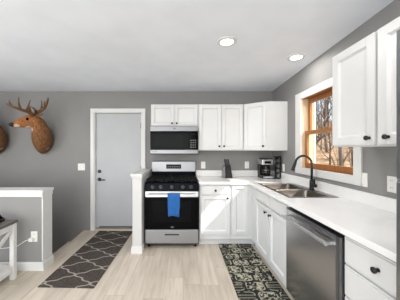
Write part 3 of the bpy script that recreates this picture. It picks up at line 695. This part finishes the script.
b = MB(); b.lathe((ccx, ccy, cz+.125), [(.057, 0), (.057, .012), (.052, .014)], seg=20); b.build('band', 'steel', cf)
b = MB(); b.tube([(ccx+.02, ccy-.045, cz+.165), (ccx+.025, ccy-.095, cz+.16), (ccx+.025, ccy-.095, cz+.09), (ccx+.02, ccy-.06, cz+.075)], .008, 8); b.build('carafe_handle', 'black', cf, smooth=True)
# pod tower
pt = thing('pod_tower', (1.455, 3.28, CZ), 'tall narrow black coffee pod tower right of the coffee maker', 'pod holder')
px_, py_ = 1.455, 3.29
b = MB(); b.lathe((px_, py_, cz), [(.046, 0), (.046, .012), (.03, .016)], seg=24); b.build('base', 'black', pt)
b = MB(); b.box(px_-.021, px_+.021, py_-.021, py_+.021, cz+.0165, cz+.335); fr_ = b.build('column', 'black', pt, bevel=.003)
for sgn in (-1, 1):
    b = MB(); b.box(px_+sgn*.04-.003, px_+sgn*.04+.003, py_-.044, py_-.0215, cz+.0165, cz+.35); b.build('rail', 'black', fr_)
b = MB(); b.lathe((px_, py_, cz+.3355), [(.04, 0), (.046, .006), (.046, .016), (.02, .02)], seg=24); b.build('top_cap', 'black', pt)
pod = None
for k, row in enumerate(('lowest', 'second lowest', 'second highest', 'highest')):
    z = cz+.055+.076*k; c = (px_, py_-.0215, z)
    lab = f'silver-lidded coffee pod in the {row} slot of the black pod tower'
    if pod is None:
        pod = thing('coffee_pod', c, lab, 'coffee pod', 'coffee pods in the tower')
        b = MB(); b.lathe(c, [(.018, -.0003), (.024, -.028)], 'y', 18); b.build('cup', 'black', pod)
        b = MB(); b.lathe(c, [(.0265, -.0285), (.0265, -.031), (.02, -.0315)], 'y', 18); b.build('lid', 'steel', pod)
    else: copy_tree(pod, c, lab)

# ------------------------------------------------------------------ rugs
r1 = MB(); r1.box(-1.435, -.862, 2.11, 3.575, .0005, .009); rug = r1.build('runner_rug', 'runner', bevel=.003, loc=(-1.146, 2.82, 0)); rug.rotation_euler.z = -.03; tag(rug, 'dark brown runner rug with pale trellis pattern leading to the door', 'rug')
r2 = MB(); r2.loft([rrect(.51, .985, 1.3, 3.085, .02, z) for z in (.0005, .011)]); mt = r2.build('kitchen_mat', 'mat', bevel=.003, loc=(.75, 2.2, 0)); tag(mt, 'black and cream coffee-print mat along the sink cabinets', 'mat')

# ------------------------------------------------------------------ side table at the left edge
tb = thing('side_table', (-2.07, 1.96, 0), 'white X-sided side table with grey wooden top by the half wall', 'table')
tx0, tx1, ty0, ty1 = -2.30, -1.79, 1.62, 2.285; tz = .622
b = MB(); b.box(tx0-.015, tx1+.005, ty0-.015, ty1+.01, tz-.028, tz); b.build('tabletop', 'tabletop', tb, bevel=.004)
for x in (tx0, tx1-.045):
    for y in (ty0, ty1-.045):
        b = MB(); b.box(x, x+.045, y, y+.045, 0, tz-.0285); b.build('leg', 'trim', tb, bevel=.003)
b = MB(); b.box(tx0+.0455, tx1-.0455, ty0+.005, ty1-.005, .10, .125); b.box(tx0+.008, tx0+.045, ty0+.046, ty1-.046, .08, .125); b.box(tx1-.045, tx1-.008, ty0+.046, ty1-.046, .08, .125); b.build('shelf', 'trim', tb, bevel=.003)
b = MB(); b.box(tx0+.006, tx0+.03, ty0+.046, ty1-.046, tz-.09, tz-.0285); b.box(tx1-.03, tx1-.006, ty0+.046, ty1-.046, tz-.09, tz-.0285); b.box(tx0+.046, tx1-.046, ty0+.006, ty0+.03, tz-.09, tz-.0285); b.box(tx0+.046, tx1-.046, ty1-.03, ty1-.006, tz-.09, tz-.0285); b.build('apron', 'trim', tb)
for x in (tx0+.02, tx1-.02):
    b = MB(); y0, y1, z0, z1 = ty0+.05, ty1-.05, .13, tz-.095
    for s in (0, 1):
        a = Vector((0, y0, z0 if s == 0 else z1)); c = Vector((0, y1, z1 if s == 0 else z0)); d = (c-a); L = d.length; d.normalize(); nn_ = Vector((0, -d.z, d.y))
        b.obox(Vector((x, 0, 0))+a, (1, 0, 0), d, nn_, -.009+.001*s, .009-.001*s, 0, L, -.016, .016)
    b.build('cross_brace', 'trim', tb)
bx = thing('set_top_box', (-2.02, 2.16, tz), 'dark electronic box lying on the side table', 'electronic box')
b = MB(); b.loft([rrect(-2.15, -1.885, 2.06, 2.262, .03, z) for z in (tz+.0005, tz+.035)]); b.build('lower_shell', 'black', bx, bevel=.004)
b = MB(); b.loft([rrect(-2.145, -1.89, 2.065, 2.257, .04, tz+.0355), rrect(-2.13, -1.905, 2.08, 2.242, .05, tz+.076)]); b.build('upper_shell', 'enamel', bx, bevel=.004)

# ------------------------------------------------------------------ deer mounts
m = M['fur_m']; E.nt = m.nt
deer = thing('deer_mount', (-2.42, YB, 1.5), 'antlered deer head mount on the grey wall left of the door', 'deer mount', 'deer head mounts')
def spot(p, r, soft=.4):
    x, y, z = m.xyz(); q = Vector(p)-Vector(LOC[deer.name])
    d2 = (x-q.x)*(x-q.x) + (y-q.y)*(y-q.y) + (z-q.z)*(z-q.z); return 1.0 - d2.smooth((r*(1-soft))**2, r*r)
PZc = lambda x, y, Y: PX(x, y, Y)
white = spot(PX(28.5, 129.5, 3.24), .065).max(spot(PX(16, 127.5, 3.13), .065)).max(spot(PX(50, 150.5, 3.5), .06))
darkm = spot(PX(11.5, 124.5, 3.14), .045)
face = spot(PX(25, 121, 3.24), .26, .7); fur2 = m.ramp(hair, [(.3, (112, 66, 38)), (.7, (182, 126, 82))]); back = spot(PX(50, 138, 3.55), .2, .8)
col = m.mix(face, m.mix(back*.6, fur_col, (92, 76, 62)), fur2); col = m.mix(white*.85, col, (214, 200, 180)); col = m.mix(darkm, col, (40, 30, 26)); m.color(col); m.bump(hair, .4, .01)
ctr = [((43.2, 141.2), 3.617, .18, .205), ((43.2, 141), 3.57, .178, .20), ((42.5, 138.5), 3.49, .16, .185), ((41.5, 133.5), 3.42, .14, .155), ((39.5, 127.5), 3.37, .118, .13), ((37.5, 122.5), 3.335, .098, .11), ((33.5, 121), 3.305, .086, .104), ((29, 121.3), 3.27, .08, .106), ((24.5, 122.2), 3.235, .066, .09), ((19, 123.4), 3.20, .05, .064), ((14.5, 124.3), 3.17, .043, .046), ((11.6, 124.8), 3.15, .036, .036), ((10.4, 125), 3.142, .018, .018)]
pts = [PX(*p, Y) for p, Y, a, c in ctr]; rings = []
side = None
for i, (p, (_, _, a, c)) in enumerate(zip(pts, ctr)):
    t = (pts[min(i+1, len(pts)-1)]-pts[max(i-1, 0)]).normalized()
    if i < 2: t = Vector((0, -1, 0)) if i == 0 else Vector((-.05, -1, .15)).normalized()
    up = Vector((0, 0, 1)); up = (up - t*up.dot(t))
    if up.length < .3: up = Vector((0, 1, 0)); up = up - t*up.dot(t)
    up.normalize(); sd = t.cross(up)
    if side and sd.dot(side) < 0: sd, up = -sd, -up
    side = sd; ring = []
    for k in range(18):
        an = 2*PI*k/18; cz_ = math.sin(an); ring.append(p + sd*a*math.cos(an)*(1-.3*cz_*cz_ if (i < 4 and cz_ < 0) else 1) + up*c*cz_*(1.14 if (i < 3 and cz_ < 0) else 1))
    rings.append(ring)
b = MB(); b.loft(rings); b.build('body', m.m, deer, smooth=True, sub=1)
def ear(p, tip, w, flat, name='ear'):
    p, tip = Vector(p), Vector(tip); q = [p.lerp(tip, t) for t in (0, .2, .5, .8, 1)]
    b = MB(); b.tube(q, [(w*.35, w*.3*flat), (w*.8, w*.5*flat), (w, w*.5*flat), (w*.6, w*.3*flat), (w*.1, w*.1*flat)], 10); b.build(name, m.m, deer, smooth=True, sub=1)
ear(PX(37, 116.5, 3.30), PX(43.2, 113.6, 3.24), .044, .6); ear(PX(33, 114.5, 3.36), PX(28.5, 110.8, 3.44), .032, .6)
for q in (PX(27.2, 119, 3.192), PX(29, 117.6, 3.325)):
    b = MB(); b.ball(q, .02, 12); b.build('eye', 'glassblack', deer, smooth=True)
b = MB(); b.ball(PX(11.2, 124.4, 3.14), (.034, .034, .03), 12); b.build('nose', 'black', deer, smooth=True)
def antler(beam, tines):
    b = MB(); P = [PX(*q) for q in beam]; n = len(P); b.tube(P, [.033*(1-.66*i/(n-1)) for i in range(n)], 8)
    for tn in tines: Q = [PX(*q) for q in tn]; b.tube(Q, [.021*(1-.75*i/(len(Q)-1)) for i in range(len(Q))], 7)
    b.build('antler', 'antler', deer, smooth=True)
antler([(32.5, 116.5, 3.27), (31, 113.5, 3.24), (27.5, 111.5, 3.18), (22, 110, 3.11), (16, 107.8, 3.05), (10.5, 105.5, 3.01), (6.2, 103.8, 2.99)],
       [[(11, 105.8, 3.015), (9.6, 103, 3.03), (9.2, 100, 3.05)], [(20.5, 109.4, 3.095), (18.8, 104, 3.10), (18.6, 97, 3.12)], [(26.5, 111.2, 3.165), (28.5, 105.5, 3.17), (30.4, 99.8, 3.18)], [(30.5, 113, 3.23), (29.6, 108.5, 3.16), (28.4, 106, 3.12)]])
antler([(35.5, 116, 3.315), (37, 113, 3.345), (40.5, 111, 3.38), (44, 108.5, 3.37), (46.4, 104.8, 3.33), (47.6, 101, 3.28), (48, 98, 3.24)],
       [[(41, 110.8, 3.38), (41.8, 106, 3.38), (41.6, 100.3, 3.36)], [(37.5, 112.6, 3.35), (34, 108.5, 3.33), (29.5, 106.2, 3.29)], [(45.5, 106.5, 3.35), (44.4, 103.5, 3.32), (44.6, 100.8, 3.3)], [(35.9, 114.5, 3.32), (35.2, 111, 3.27), (34.6, 108.2, 3.22)]])
copy_tree(deer, (-2.42-.765, YB, 1.5), 'deer mount cut off by the picture edge, left of the other')
